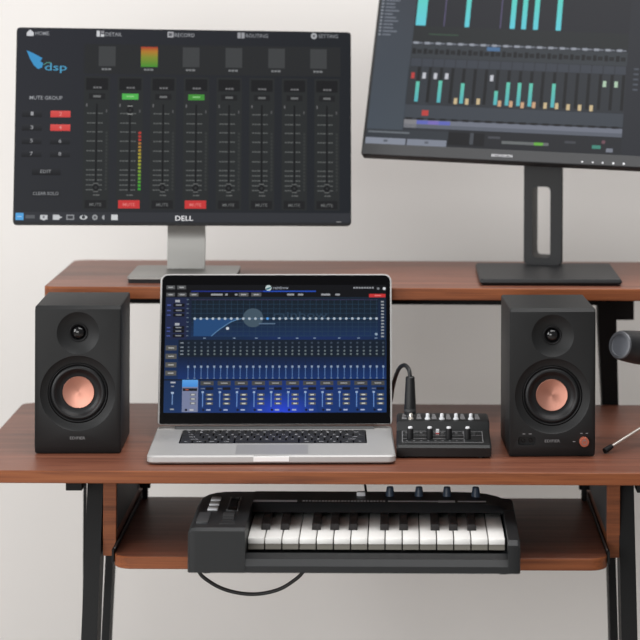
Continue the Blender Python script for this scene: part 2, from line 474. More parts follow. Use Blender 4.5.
for i in range(8):
    c = -140.5 + 52.9 * i
    ui.rect(c - 20.5, c + 20.5, -133, 80, (40, 43, 43), 1)
    ui.rect(c - 17.5, c + 17.5, 58, 77, (22, 23, 24), 2)
    for a, b in ((-6, -2.5), (-1.5, 2), (3, 7)): ui.rect(c + a, c + b, 60.6, 63.4, (118, 118, 120), 3)
    ui.rect(c - 13, c + 13, 43, 52.5, (28, 29, 30), 2)
    if i in (1, 3): ui.rect(c - 13, c + 13, 43, 52.5, (84, 190, 84) if i == 1 else (70, 152, 58), 3); ui.rect(c - 6, c + 6, 47, 49, (150, 220, 140), 4)
    else: ui.rect(c - 6, c + 6, 46, 49.5, (112, 114, 114), 3)
    ui.rect(c - 17, c - 15, 31, 36, (110, 110, 112), 3); ui.rect(c + 14.5, c + 16.5, 22, 27, (90, 90, 92), 3)
    for z in (20.5, 5, -9.2, -24, -39.5, -55.5, -70, -78, -86, -94, -101.6):
        for a, b in ((-15.5, -12), (-11.3, -8), (-7.3, -2), (2, 6), (6.7, 9.5)):
            ui.rect(c + a, c + b, z - 1, z + 1, (96, 99, 98), 2)
    ui.rect(c - 1.3, c + 1.3, -104, 36, (16, 17, 18), 3)
    z = 26 if i == 1 else -98
    ui.disc(c, z, 5.5, (20, 21, 22), 4); ui.disc(c, z, 2.2, (48, 50, 50), 5)
    for dz in (-6.5, 6.5): ui.rect(c - 4, c + 4, z + dz - .8, z + dz + .8, (150, 152, 150) if i == 1 else (104, 106, 105), 5)
    for k in range(17):
        zz = -102 + k * 5.6
        t = k / 16
        lit = (60 + 120 * min(1, t * 1.9), 168 - 90 * max(0, t - .6) / .4, 55) if i == 1 else (56, 59, 58)
        if i == 1 and t > .85: lit = (190, 62, 52)
        w = 2.2 if i == 1 else 1.6
        ui.rect(c + 16 - w, c + 16 + w, zz, zz + 3.8, lit, 3)
    for a, b in ((-4, -1), (0, 6)): ui.rect(c + a, c + b, -111, -109, (104, 106, 105), 3)
    on = i in (1, 3)
    ui.rect(c - 17, c + 17, -131, -118, (214, 58, 58) if on else (28, 29, 30), 2)
    ui.text('MUTE', c - 9.5, c + 9.5, -127.5, -122.5, (240, 130, 125) if on else (112, 114, 114), 3)
ui.text('MUTE GROUP', -247, -195, 41.5, 47.5, G)
for r_ in range(4):
    z0 = (13.5, -8.3, -29.8, -50.3)[r_]
    for c_ in range(2):
        x0 = (-258.4, -213.6)[c_]; on = c_ == 1 and r_ < 2
        ui.rect(x0, x0 + 31.5, z0, z0 + 10.4, (222, 70, 66) if on else (22, 23, 25), 2, (232, 88, 84) if on else (46, 48, 52))
        ui.text(str(r_ * 2 + c_ + 1), x0 + 13.5, x0 + 18, z0 + 2.6, z0 + 8.4, (240, 150, 145) if on else (165, 166, 170), 3)
ui.rect(-241, -196, -79, -68, (18, 19, 21), 2, (42, 44, 47)); ui.text('EDIT', -228, -211, -75.5, -70.5, (150, 152, 155), 3)
ui.rect(-241, -196, -113.5, -102.5, (38, 40, 43), 2); ui.text('CLEAR SOLO', -239, -199, -110.5, -105.3, (150, 152, 155), 3)
ui.rect(-265.5, -253, -150, -138.8, (92, 176, 240), 3); ui.rect(-262.5, -256, -145.2, -143.8, (180, 220, 250), 4)
ui.rect(-250, -235.5, -147.5, -142, (96, 98, 102), 3)
IC = (215, 217, 220)
ui.rect(-227, -215.5, -149, -142, IC, 3); ui.rect(-223.5, -219, -150.3, -147, IC, 4); ui.rect(-223, -220, -146.8, -143.6, (110, 112, 116), 5)
ui.rect(-207, -197, -149.5, -141.5, IC, 3); ui.poly([(-197, -147.5), (-192, -145.5), (-197, -143.5)], IC, 3)
ui.rect(-186, -173.6, -149.5, -141.3, (150, 152, 156), 3); ui.rect(-184, -175.6, -147.8, -143.2, (62, 64, 68), 4)
ui.disc(-159, -145.5, 6, IC, 3, rz=3.6); ui.disc(-159, -145, 2.8, (62, 64, 68), 4)
ui.disc(-141, -145.4, 4.4, (165, 167, 170)); ui.disc(-141, -145.4, 2.2, (95, 97, 100), 4)
ui.disc(-126, -145.4, 3.8, (170, 172, 176)); ui.rect(-126, -122, -149.5, -141.5, (52, 54, 59), 4)
ui.rect(-115.2, -105, -149.6, -141, (225, 226, 228), 3)
ui.build('screen', M['disp_a'], mon, P @ Matrix.Translation((0, -0.0002, 0)))
bm = bmesh.new(); letters(bm, 'DELL', -0.0135, 0.0145, -0.1502, -0.1425, -0.0006)
obj('maker_logo', bm, M['logo_white'], mon, matrix=P)
bm = bmesh.new(); box(bm, 0.245, 0.253, -0.0008, 0.0006, -0.1522, -0.1508)
obj('power_light', bm, M['logo_grey'], mon, matrix=P)
bm = bmesh.new(); prism(bm, [(x + 0.002, y) for x, y in arc_poly(0.170, 0.160, (0.006, 0.006, 0.012, 0.012), 5)], 0.0060, 0.0098, bev=0.0006)
obj('base', bm, M['silver_stand'], mon, smooth=SM)
bm = bmesh.new(); prism(bm, [(x + 0.002, y) for x, y in arc_poly(0.167, 0.1575, (0.006,) * 4, 5)], 0.0, 0.0060)  # pad made thick; its black imitates a dark reflection on the base front
obj('dark_reflection_pad', bm, M['rubber'], mon)
nk = []
prof = [(0.034, 0.0098), (0.0385, 0.035), (0.0415, 0.055), (0.0415, 0.066), (0.0385, 0.077), (0.0330, 0.088), (0.0255, 0.100), (0.0150, 0.120), (0.0120, 0.140), (0.0160, 0.200)]
back = [(y + 0.012, z) for y, z in prof][::-1]
bm = bmesh.new(); profile_x(bm, prof + back, -0.0305, 0.0305)
obj('neck', bm, M['silver_stand'], mon, smooth=R(40))
bm = bmesh.new(); box(bm, -0.045, 0.045, 0.036, 0.072, -0.05, 0.05, 0.004)
obj('mount', bm, M['mon_black'], mon, matrix=P @ Matrix.Translation((0, -0.0002, 0)))

# ------------------------------------------------------------------ right monitor
mon2 = thing('computer_monitor', 'large tilted monitor on a black slotted stand showing an audio editor with teal bars', 'monitor', (0.2395, 0.481, ZS))
P = pose(-9.71, -23.5, 1.9, (-0.0630, 0.5145, 1.1640), mon2)
T = Matrix.Translation
bm = bmesh.new()
prism(bm, [(x + 0.306, z + 0.185) for x, z in arc_poly(0.612, 0.370, (0.004,) * 4, 4)], 0.0008, 0.018, to=XZ, bev=0.0008)
prism(bm, [(x + 0.306, z + 0.175) for x, z in arc_poly(0.42, 0.25, (0.03,) * 4, 5)], 0.018, 0.034, to=XZ, bev=0.004)
obj('housing', bm, M['mon_black'], mon2, matrix=P, smooth=SM)
bm = bmesh.new(); box(bm, 0.0006, 0.6114, -0.0024, 0.0008, 0.0006, 0.0198, 0.0012)
ch = obj('chin', bm, M['mon_grey'], mon2, matrix=P)
bm = bmesh.new(); letters(bm, 'SKYWORTH', 0.2155, 0.2495, 0.0066, 0.0110, -0.0024, 0.0002)
obj('maker_logo', bm, M['logo_white'], mon2, matrix=P)
for i, x in enumerate((0.360, 0.377, 0.393, 0.410, 0.427)):
    bm = bmesh.new(); lathe(bm, [(0, -0.0003), (0.0014 if i < 3 else 0.0018, -0.0003), (0.0014 if i < 3 else 0.0018, 0.0)], 12, to=YAX(x + 0.0035, -0.0024, 0.0050))
    obj('control_mark', bm, M['logo_white'], mon2, matrix=P)
ui = UI()
ui.poly([(3, 20), (609, 20), (609, 367), (3, 367)], BG, 0, [(44, 48, 54), (34, 36, 42), (34, 36, 42), (40, 43, 48)])
ui.poly([(3, 46), (63, 46), (63, 367), (3, 367)], BG, 1, [(68, 77, 87), (66, 75, 84), (52, 56, 64), (56, 60, 68)])
for k in range(12):
    z = 212 + k * 6.2
    ui.rect(4, 8, z, z + 2.6, (140, 146, 155), 2); ui.rect(11, 11 + (14, 20, 17, 12, 24, 16)[k % 6] + 4 * (k % 2), z, z + 2.4, (112, 118, 128), 2)
ui.rect(3, 140, 31.5, 46, (50, 55, 61), 1); ui.rect(6, 75, 39.5, 42.5, (104, 110, 116), 2)
ui.rect(3, 70, 20, 31, (134, 140, 153), 2); ui.rect(72.5, 138, 20, 31, (128, 134, 147), 2)
ui.rect(33, 40, 24, 28, (90, 95, 105), 3); ui.rect(102, 108, 24, 28, (90, 95, 105), 3)
ui.rect(64, 424, 231, 367, (32, 34, 40), 1, (36, 38, 42))
for a in (113, 208): ui.rect(a, a + 1.6, 232, 367, (92, 84, 120), 2)
for a, b in ((65.6, 82.6), (148.6, 156.4), (224.8, 233.2), (244, 252), (263.8, 272), (301.8, 310.2)):
    ui.rect(a, b, 232, 300, (98, 206, 222), 3, (92, 214, 192)); ui.rect(a, b, 300, 367, (92, 214, 192), 3)
ui.rect(64, 424, 203, 231, (34, 38, 39), 1); ui.rect(90, 140, 216, 217.5, (58, 88, 66), 2)
for k in range(19):
    ui.rect(64 + 18.9 * k, 64 + 18.9 * k + 17, 199.5, 201.8, (122, 127, 137), 3); ui.rect(66 + 18.9 * k, 74 + 18.9 * k, 198.6, 202.8, (150, 155, 165), 4)
ui.rect(64, 424, 174, 198, (52, 57, 62), 1)
ui.rect(190, 212, 191, 198, (72, 110, 150), 2)
for k in range(19):
    x = 65 + 18.9 * k
    ui.rect(x, x + 6, 181, 191, (18, 20, 22), 3); ui.rect(x + 8, x + 16, 182, 189, (24, 26, 28), 3)
    ui.rect(x, x + 17.6, 159, 173, (58, 63, 72), 2)
ui.rect(62, 424, 92, 158.5, (44, 48, 53), 1); ui.rect(84, 99, 92, 158.5, (70, 74, 80), 1)
for k in range(19):
    x = 80 + 18.9 * k
    ui.rect(x - 2.6, x + 2.6, 96, 158, (16, 18, 20), 2)
for k, zt in ((0, 132), (2, 135), (4, 132), (7, 121), (8, 137), (9, 137), (10, 137), (12, 138)):
    x = 80 + 18.9 * k; ui.rect(x - 3.0, x + 3.0, 96.5, zt, (84, 178, 190), 3, (98, 200, 176))
CW, CYE, COR, CG = (198, 200, 208), (206, 184, 142), (206, 164, 128), (176, 204, 178)
for k, cl, z in ((0, (188, 60, 58), 137), (1, CW, 137.5), (2, CW, 137.5), (3, CW, 138), (4, CYE, 95), (5, CYE, 95), (6, CYE, 96), (7, CW, 138), (8, COR, 94), (9, COR, 94), (10, COR, 93), (11, COR, 94), (12, CYE, 94), (13, CYE, 94), (14, CYE, 93), (15, CYE, 93), (16, CYE, 93), (17, CG, 136), (18, CG, 136)):
    x = 70.5 + 18.9 * k - (2.2 if k > 7 else 0); ui.rect(x - 2.8, x + 2.8, z, z + 10.4, cl, 4)
ui.rect(62, 424, 68, 91, (60, 66, 74), 1); ui.rect(92, 103, 72.5, 82, (188, 62, 58), 3)
for k in range(19): ui.rect(66 + 18.9 * k, 77 + 18.9 * k, 64.5, 68.5, (16, 18, 20), 2)
ui.rect(64, 424, 50.5, 65, (112, 117, 130), 1); ui.rect(64, 424, 50.5, 57, (92, 97, 108), 2); ui.rect(64, 85, 50.5, 65, (128, 128, 132), 2)
ui.rect(85, 141, 57.5, 64, (96, 104, 186), 3); ui.rect(104, 122, 57.5, 64, (122, 108, 186), 4)
ui.rect(140, 424, 20, 50, (34, 36, 40), 1)
ui.rect(140, 200, 24, 46, (18, 19, 21), 2); ui.rect(176, 182, 26, 46, (70, 74, 80), 3); ui.rect(206, 226, 38, 42, (70, 72, 78), 2)
ui.rect(229, 306, 30, 35, (104, 108, 108), 2); ui.rect(282, 297, 30, 35, (104, 176, 66), 3)
ui.rect(332, 350, 36, 40, (66, 68, 74), 2); ui.rect(377, 391, 29, 35, (64, 136, 120), 3); ui.rect(400, 411, 24, 30.5, (120, 124, 136), 3); ui.disc(395, 41, 3.2, (110, 74, 84), 3)
for k in range(5): ui.rect(436, 444, 168 - k * 9, 171 - k * 9, (76, 82, 92), 2)
ui.build('screen', M['disp_b'], mon2, P @ T((0.002, -0.0002, 0)) @ Matrix.Diagonal((0.995, 1, 1, 1)))
bm = bmesh.new()
rings = [((0.215, 0.208), 0.0), ((0.2245, 0.218), 0.0050), ((0.2245, 0.218), 0.0062), ((0.220, 0.214), 0.0105)]
vr = [[bm.verts.new((x, y - 0.0145, z)) for x, y in arc_poly(w, d, (0.005,) * 4, 4)] for (w, d), z in rings]
for a, b in zip(vr[:-1], vr[1:]):
    for i in range(len(a)): bm.faces.new((a[i], a[(i + 1) % len(a)], b[(i + 1) % len(a)], b[i]))
bm.faces.new(vr[0][::-1]); bm.faces.new(vr[-1])
obj('base', bm, M['mon_black'], mon2, smooth=SM)
bm = bmesh.new()
vr = []
for sc, yy in ((0.97, -0.026), (1.0, -0.0245), (1.0, -0.016), (0.70, 0.026)):
    vr.append([bm.verts.new((x * sc, yy, z + 0.125)) for x, z in arc_poly(0.064, 0.229, (0.008, 0.008, 0.004, 0.004), 6)])
for a, b in zip(vr[:-1], vr[1:]):
    for i in range(len(a)): bm.faces.new((a[i], a[(i + 1) % len(a)], b[(i + 1) % len(a)], b[i]))
bm.faces.new(vr[0][::-1]); bm.faces.new(vr[-1])
cut = bmesh.new(); prism(cut, [(x - 0.0025, z + 0.0810) for x, z in arc_poly(0.030, 0.117, (0.007,) * 4, 6)], -0.06, 0.06, to=XZ)
neck = boolean(bm, [cut])
obj('neck', neck, M['mon_black'], mon2, matrix=T((0.0035, 0.092, 0)) @ Matrix.Rotation(R(-13), 4, 'Z'), smooth=SM)
bm = bmesh.new(); box(bm, 0.256, 0.356, 0.034, 0.075, 0.130, 0.230, 0.004)
obj('mount', bm, M['mon_black'], mon2, matrix=P)

# ------------------------------------------------------------------ speakers
def make_speaker(label, loc, rz, active):
    t = thing('bookshelf_speaker', label, 'speaker', loc, rz, 'pair of bookshelf speakers')
    D = 0.0775
    prof = [(-D + 0.0060, 0.0010), (-D, 0.0120), (-D, 0.2135), (-D + 0.005, 0.2185), (D, 0.2185), (D, 0.0010)]
    bm = bmesh.new(); profile_x(bm, prof, -0.0634, 0.0634)
    es = [e for e in bm.edges if abs(e.verts[0].co.x - e.verts[1].co.x) < 1e-6]
    bmesh.ops.bevel(bm, geom=es, offset=0.003, segments=3, profile=0.5, affect='EDGES', clamp_overlap=True)
    zt, zw = 0.1785, 0.0898
    c1 = bmesh.new(); lathe(c1, [(0, -0.02), (0.0330, -0.02), (0.0312, 0.0), (0.0265, 0.0032), (0.020, 0.0058), (0.0138, 0.0075), (0.0138, 0.013), (0, 0.013)], 56, to=YAX(0, -D, zt))
    c2 = bmesh.new(); lathe(c2, [(0, -0.02), (0.0575, -0.02), (0.0555, 0.0), (0.0535, 0.0018), (0.0445, 0.0042), (0.0435, 0.016), (0, 0.016)], 64, to=YAX(0, -D, zw))
    cuts = [c1, c2]
    if active:
        c3 = bmesh.new(); prism(c3, [(x - 0.0375, z + 0.0245) for x, z in arc_poly(0.026, 0.0125, (0.004, 0.004, 0.004, 0.004), 5)], -D - 0.02, -D + 0.005, to=XZ); cuts.append(c3)
    obj('cabinet', boolean(bm, cuts), M['cabinet'], t, smooth=R(28))
    for sx in (-1, 1):
        for sy in (-1, 1):
            ft = bmesh.new(); lathe(ft, [(0, 0), (0.006, 0), (0.006, 0.0010), (0, 0.0010)], 16, to=ZUP(sx * 0.05, sy * 0.055, 0))
            obj('rubber_foot', ft, M['rubber'], t)
    # tweeter
    tw = bmesh.new(); lathe(tw, [(0.0138, 0.0125), (0.0138, 0.0066), (0.0128, 0.0056), (0.0112, 0.0066), (0.0104, 0.0105), (0.0, 0.0125)], 40, to=YAX(0, -D, zt))
    tw = obj('tweeter', tw, M['rubber'], t, smooth=R(30))
    dm = bmesh.new(); lathe(dm, [(0.0102, 0.0108), (0.0096, 0.0072), (0.0076, 0.0044), (0.0050, 0.0028), (0.0024, 0.0020), (0, 0.0018)], 36, to=YAX(0, -D, zt))
    obj('dome', dm, M['gloss'], tw, smooth=R(40))
    # woofer
    wf = bmesh.new(); lathe(wf, [(0.0435, 0.0155), (0.0435, 0.0045), (0.0425, 0.0036), (0.0412, 0.0045), (0.0405, 0.0062), (0, 0.0155)], 64, to=YAX(0, -D, zw))
    wf = obj('woofer', wf, M['rubber'], t, smooth=R(40))
    sr = bmesh.new(); lathe(sr, [(0.0405, 0.0065), (0.0395, 0.0042), (0.0375, 0.0030), (0.0355, 0.0030), (0.0335, 0.0044), (0.0325, 0.0068), (0.0290, 0.0086), (0.0232, 0.0112), (0.0225, 0.0130)], 64, to=YAX(0, -D, zw))
    obj('surround', sr, M['cone'], wf, smooth=R(50))
    cp = bmesh.new(); lathe(cp, [(0.0238, 0.0122), (0.0236, 0.0092), (0.0229, 0.0086), (0.0150, 0.0104), (0.0070, 0.0114), (0, 0.0117)], 64, to=YAX(0, -D, zw))
    obj('cone_cap', cp, M['copper'], wf, smooth=R(30))
    lg = bmesh.new(); letters(lg, 'EDIFIER', -0.0112, 0.0112, 0.0222, 0.0262, -D, 0.0002)
    obj('maker_logo', lg, M['logo_grey'], t)
    if active:
        kn = bmesh.new(); lathe(kn, [(0.0070, 0.0), (0.0070, -0.0085), (0.0063, -0.0095), (0, -0.0095)], 36, to=YAX(0.0462, -D, 0.0235))
        kn = obj('volume_knob', kn, M['copper_flat'], t, smooth=R(30))
        pt = bmesh.new(); box(pt, 0.0458, 0.0466, -D - 0.0098, -D - 0.0093, 0.0250, 0.0300)
        lathe(pt, [(0.0030, -0.0099), (0.0030, -0.0094), (0.0036, -0.0094), (0.0036, -0.0099)], 24, to=YAX(0.0462, -D, 0.0235), closed=True)
        obj('power_mark', pt, M['logo_grey'], kn)
        jk = bmesh.new()
        for dx in (-0.0055, 0.0055): lathe(jk, [(0.0018, 0.005), (0.0018, 0.0036), (0.0030, 0.0036), (0.0030, 0.005)], 20, to=YAX(-0.0375 + dx, -D, 0.0245))
        obj('jack_socket', jk, M['gloss'], t)
        mk = bmesh.new()
        for x0, x1, z0 in ((-0.044, -0.040, 0.034), (-0.035, -0.0305, 0.034), (0.030, 0.034, 0.0225), (0.041, 0.0445, 0.0345), (0.049, 0.0525, 0.0345)):
            box(mk, x0, x1, -D - 0.0002, -D, z0, z0 + 0.0012)
        obj('panel_marking', mk, M['logo_grey'], t)
    return t

make_speaker('black speaker with copper cone and plain front, left of the laptop', (-0.4739, 0.1950, 0.75), R(1.6), False)
make_speaker('black speaker with copper cone and a copper knob, right of the mixer', (0.2232, 0.1870, 0.75), R(2.4), True)

# ------------------------------------------------------------------ laptop
lap = thing('laptop', 'silver laptop open on the desk with a blue equaliser screen', 'laptop', (-0.1888, 0.2516, 0.75), R(1.7))
bm = bmesh.new(); prism(bm, [(x, y - 0.0905) for x, y in arc_poly(0.359, 0.232, (0.011, 0.011, 0.008, 0.008), 7)], 0.0025, 0.0138, bev=0.0022)
cutk = bmesh.new(); prism(cutk, [(x, y - 0.0615) for x, y in arc_poly(0.279, 0.107, (0.003,) * 4, 4)], 0.0126, 0.03)
cuts = bmesh.new(); prism(cuts, [(x, y - 0.2075) for x, y in arc_poly(0.052, 0.008, (0.003,) * 4, 4)], 0.0098, 0.03)
cutt = bmesh.new(); prism(cutt, [(x, y - 0.160) for x, y in arc_poly(0.106, 0.070, (0.003,) * 4, 4)], 0.0134, 0.03)
base = obj('base', boolean(bm, [cutk, cuts, cutt]), M['alu'], lap, smooth=SM)
bm = bmesh.new(); box(bm, -0.0258, 0.0258, -0.2070, -0.2036, 0.0050, 0.0122, 0.0006)
obj('thumb_notch', bm, M['notch_white'], base)
bm = bmesh.new(); prism(bm, [(x, y - 0.160) for x, y in arc_poly(0.105, 0.069, (0.003,) * 4, 4)], 0.0134, 0.0138)
obj('trackpad', bm, M['pad'], base)
for sx in (-1, 1):
    for y in (-0.185, 0.005):
        ft = bmesh.new(); lathe(ft, [(0, 0), (0.007, 0), (0.007, 0.0026), (0, 0.0026)], 16, to=ZUP(sx * 0.155, y, 0))
        obj('rubber_foot', ft, M['rubber'], lap)
bm = bmesh.new(); lathe(bm, [(0, -0.152), (0.0052, -0.152), (0.0052, 0.152), (0, 0.152)], 20, to=XAX(0, 0.002, 0.0125))
obj('hinge', bm, M['hinge'], lap, smooth=SM)
kbd = bmesh.new(); prism(kbd, [(x, y - 0.0615) for x, y in arc_poly(0.2788, 0.1068, (0.003,) * 4, 4)], 0.0124, 0.0128)
kbd = obj('keyboard', kbd, M['glass_black'], lap)
U = 0.2775 / 14.5
rows = [(0.0095, [1.0357] * 14, ['esc', 'F1', 'F2', 'F3', 'F4', 'F5', 'F6', 'F7', 'F8', 'F9', 'F10', 'F11', 'F12', '']),
        (0.0185, [1] * 13 + [1.5], list('`1234567890-=') + ['del']),
        (0.0185, [1.5] + [1] * 13, ['tab'] + list('QWERTYUIOP[]\\')),
        (0.0185, [1.75] + [1] * 11 + [1.75], ['caps'] + list("ASDFGHJKL;'") + ['ret']),
        (0.0185, [2.25] + [1] * 10 + [2.25], ['shift'] + list('ZXCVBNM,./') + ['shift']),
        (0.0185, [1, 1, 1, 1.25, 5, 1.25, 1, 1, 1, 1], ['fn', 'ctl', 'alt', 'cmd', '', 'cmd', 'alt', '<', '^', '>'])]
y = -0.0090
for h, ws, names in rows:
    x = -0.2775 / 2
    for w, nm in zip(ws, names):
        b = nbox(x + 0.0012, x + w * U - 0.0012, y - h + 0.0012, y - 0.0012, 0.0128, 0.0140, 0.0004, 1)
        if nm:
            hh = 0.0034 if len(nm) == 1 else 0.0026
            ww = min(0.0034 if len(nm) == 1 else 0.0022 * len(nm), w * U - 0.005)
            cx_, cy_ = x + w * U / 2, y - h / 2
            letters(b, nm, cx_ - ww / 2, cx_ + ww / 2, cy_ - hh / 2, cy_ + hh / 2, 0.0, 0.0001, 1, to=lambda a, t, c: (a, c, 0.0140 - t))
        obj('key', b, [M['key_black'], M['logo_white']], kbd)
        x += w * U
    y -= h
Lm = pose(1.9, -15.0, 0, (-0.1882, 0.2516, 0.7643), lap) @ Matrix.Diagonal((0.997, 1.0, 0.957, 1.0))
bm = bmesh.new(); prism(bm, [(x, z + 0.1270) for x, z in arc_poly(0.3592, 0.2405, (0.004, 0.004, 0.012, 0.012), 7)], 0.0004, 0.0062, to=XZ, bev=0.0008)
lid = obj('lid', bm, M['alu'], lap, matrix=Lm, smooth=SM)
bm = bmesh.new(); prism(bm, [(x, z + 0.1262) for x, z in arc_poly(0.3540, 0.2378, (0.002, 0.002, 0.0095, 0.0095), 7)], -0.0001, 0.0004, to=XZ)
obj('screen_glass', bm, M['glass_black'], lap, matrix=Lm)
ui = UI()
ui.rect(-171, 171, 24.5, 233, (10, 11, 13), 0)
ui.poly([(-171, 25), (0, 25), (0, 213), (-171, 213)], BG, 1, [(18, 48, 92), (24, 54, 128), (18, 34, 50), (24, 32, 52)])
ui.poly([(0, 25), (171, 25), (171, 213), (0, 213)], BG, 1, [(24, 54, 128), (20, 50, 98), (19, 32, 46), (18, 34, 50)])
ui.rect(-132, -20, 221.5, 223.6, (26, 42, 120), 2); ui.rect(-20, 62, 221.5, 223.6, (34, 74, 176), 2)
for k in range(24):
    ui.poly([(10, 27)] + [(10 + 58 * math.cos(math.pi * t / 12) * (1 - k / 24), 25 + 36 * math.sin(math.pi * t / 12) * (1 - k / 24)) for t in range(13)], (24 + 17 * k / 23, 54 + 16 * k / 23, 118 + 100 * k / 23), 1 + k * .01)
def chip(a, b, c, d, col=(86, 87, 88), tc=(170, 170, 172)):
    ui.rect(a, b, c, d, col, 3); m = (c + d) / 2; ww = (b - a) * .26; ui.rect((a + b) / 2 - ww, (a + b) / 2 + ww, m - .9, m + .9, tc, 4)
for a, b in ((-170, -157), (-153.5, -140)): chip(a, b, 226, 232)
for a, b in ((-170, -157), (-152.5, -139), (-134, -120.5), (-58, -43), (-38.5, -23)): chip(a, b, 214.2, 220)
for a, b in ((-101, -83), (-79, -75), (-64, -60), (17, 28), (34, 42), (70, 84), (92, 99)): ui.rect(a, b, 215.6, 218.6, (150, 152, 156), 3)
ui.disc(-12, 228, 4.8, (190, 205, 205)); ui.poly([(-16, 227), (-8.2, 230), (-8.2, 227.4), (-15, 224.4)], (60, 110, 120), 4)
ui.text('rainbow', -5, 19, 226, 231, (150, 155, 165))
for a in range(8): ui.rect(120 + a * 4.1, 123 + a * 4.1, 227, 229.6, (145, 147, 152), 3)
ui.disc(158.6, 227, 2.1, (125, 128, 132)); ui.disc(168, 227, 2.4, (215, 217, 220))
ui.rect(144.5, 170, 212.6, 218.2, (196, 50, 50), 3); ui.rect(153, 163, 214.6, 216.4, (226, 120, 116), 4)
ui.rect(-173 + 3, -137, 144, 212, (30, 38, 68), 2)
for k, (a, b) in enumerate(((204.5, 208.5), (197, 202.6), (188.4, 193.4), (181, 186), (166.5, 170.5), (160.4, 165.4), (154.6, 159.6), (147, 152))):
    if k in (0, 4): ui.rect(-156, -149, a, b, (165, 168, 175), 3)
    else:
        ui.rect(-159, -141.5, a, b, (12, 14, 18), 3); ui.rect(-155, -146, a + 1.8, b - 1.4, (132, 136, 142), 4); ui.rect(-168.5, -163, a + 1.6, b - 1.6, (70, 84, 150), 3)
ui.rect(-131, 158, 148, 210, (19, 38, 58), 2, (15, 28, 38))
ui.rect(-131, 158, 148, 176, (22, 46, 84), 3, (18, 36, 56))
for k in range(9): ui.rect(-131, 158, 149 + k * 7.4, 149.6 + k * 7.4, (38, 62, 84), 4)
for k in range(31): ui.rect(-125.7 + 9.38 * k, -125.1 + 9.38 * k, 149, 209, (36, 60, 82), 4)
ui.rect(-131, 158, 208.3, 209, (66, 56, 92), 5)
cv = [(-99.5, 149), (-93, 155), (-86, 161), (-78, 166.6), (-70, 172), (-61, 175.8), (-54, 177.3)]
ui.poly([(-127, 149)] + cv + [(-127, 177.3)], (34, 72, 118), 5)
ui.line(cv, 1.1, (96, 138, 178), 6)
ui.disc(-35.5, 179, 15.5, (66, 84, 98), 5, 36)
ui.text('rainbow', -4, 80, 179, 189, (42, 62, 82), 5)
ui.rect(-127, 158, 177.2, 178, (72, 104, 136), 6)
for k in range(31): ui.disc(-125.5 + 9.38 * k, 177.6, 2.1, (86, 156, 230) if k == 12 else (176, 188, 200), 7, 10)
ui.disc(-74.6, 161.6, 2.4, (205, 212, 220), 7); ui.disc(155.5, 152, 2.2, (140, 160, 180), 7)
ui.rect(-26, -1, 168.4, 170.2, (90, 112, 138), 6)
for k in range(12): ui.rect(163, 167.5, 147 + k * 5.2, 149.4 + k * 5.2, (150, 155, 160), 3)
for k in range(9): ui.rect(-138.5, -135, 149 + 7.4 * k, 150.4 + 7.4 * k, (96, 112, 130), 3)
for x in (-110, -64, -30, 5, 33, 60, 98, 128, 155): ui.rect(x - 2, x + 2, 144.8, 146.4, (120, 140, 165), 6)
ui.rect(-150, 170, 115, 143, (16, 28, 42), 2); ui.rect(-150, 170, 79, 115, (18, 48, 104), 2, (15, 30, 56))
for k in range(31):
    x = -134.4 + 10.02 * k
    for z, cl in ((138, (58, 70, 86)), (131, (76, 88, 102)), (125, (100, 112, 118)), (119.6, (100, 112, 116))): ui.disc(x, z, 1.7, cl, 3, 8)
    ui.rect(x - .6, x + .6, 80.5, 113, (16, 30, 60), 3)
    ui.rect(x - .6, x + .6, 82, 98, (80, 112, 160), 4); ui.rect(x - 1.6, x + 1.6, 97.5, 101, (136, 154, 178), 5)
    ui.rect(x - 1.4, x + 1.4, 80, 81.4, (110, 130, 160), 5)
for z in (138, 131, 125, 119.6): ui.rect(-147, -142, z - 1, z + 1, (125, 135, 145), 3)
for a, b in ((125.8, 133.8), (112, 120.4), (98.2, 106.4), (85, 92.8)): chip(-169.5, -152.5, a, b, (84, 84, 82), (172, 172, 168))
ui.rect(-171, 171, 77, 79, (14, 20, 30), 3)
ui.rect(-143, -118.5, 26, 78, (118, 126, 156), 3); ui.rect(-143, -119, 66.6, 78, (66, 138, 214), 4, (92, 160, 228)); ui.rect(-142, -120, 60, 64.4, (22, 22, 26), 4); ui.rect(-138, -133, 61.4, 63, (170, 80, 60), 5)
for z in (52, 45, 38): chip(-131, -121.5, z, z + 4.2, (104, 104, 100), (200, 200, 196))
ui.disc(-136.5, 29.5, 2, (20, 24, 40), 5); ui.rect(-131, -125, 28.3, 30.8, (190, 190, 195), 5)
for k in range(11):
    x = -115 + 26.27 * k
    chip(x, x + 20.2, 69, 76, (70, 70, 70), (150, 150, 150))
    ui.rect(x + .5, x + 7, 63, 64.6, (100, 110, 130), 3); ui.rect(x + 8, x + 20, 61.5, 66, (18, 20, 28), 3)
    ui.rect(x + 2.8, x + 4.4, 34, 58, (96, 132, 190), 3); ui.rect(x + 1.8, x + 5.4, 56.5, 59.5, (150, 172, 205), 4)
    for z in (52, 45, 37.8): chip(x + 8.6, x + 19.5, z, z + 3.8, (92, 92, 88), (205, 205, 200))
    ui.disc(x + 5, 29.4, 1.9, (14, 20, 44), 3); ui.rect(x + 9.5, x + 16, 28.3, 30.6, (160, 172, 205), 3)
ui.rect(-161, -153.5, 72.5, 75, (170, 174, 182), 3); ui.rect(-160, -155.5, 66.5, 68.4, (140, 144, 152), 3)
ui.rect(-158.6, -157, 38, 57, (110, 140, 185), 3); ui.rect(-160, -155.6, 55.5, 58.5, (165, 182, 205), 4); ui.rect(-161, -155, 29.4, 31.6, (150, 155, 160), 3)
ui.build('screen', M['disp_c'], lap, Lm @ T((0, -0.0002, 0.025)) @ Matrix.Diagonal((1, 1, 0.982, 1)) @ T((0, 0, -0.025)))

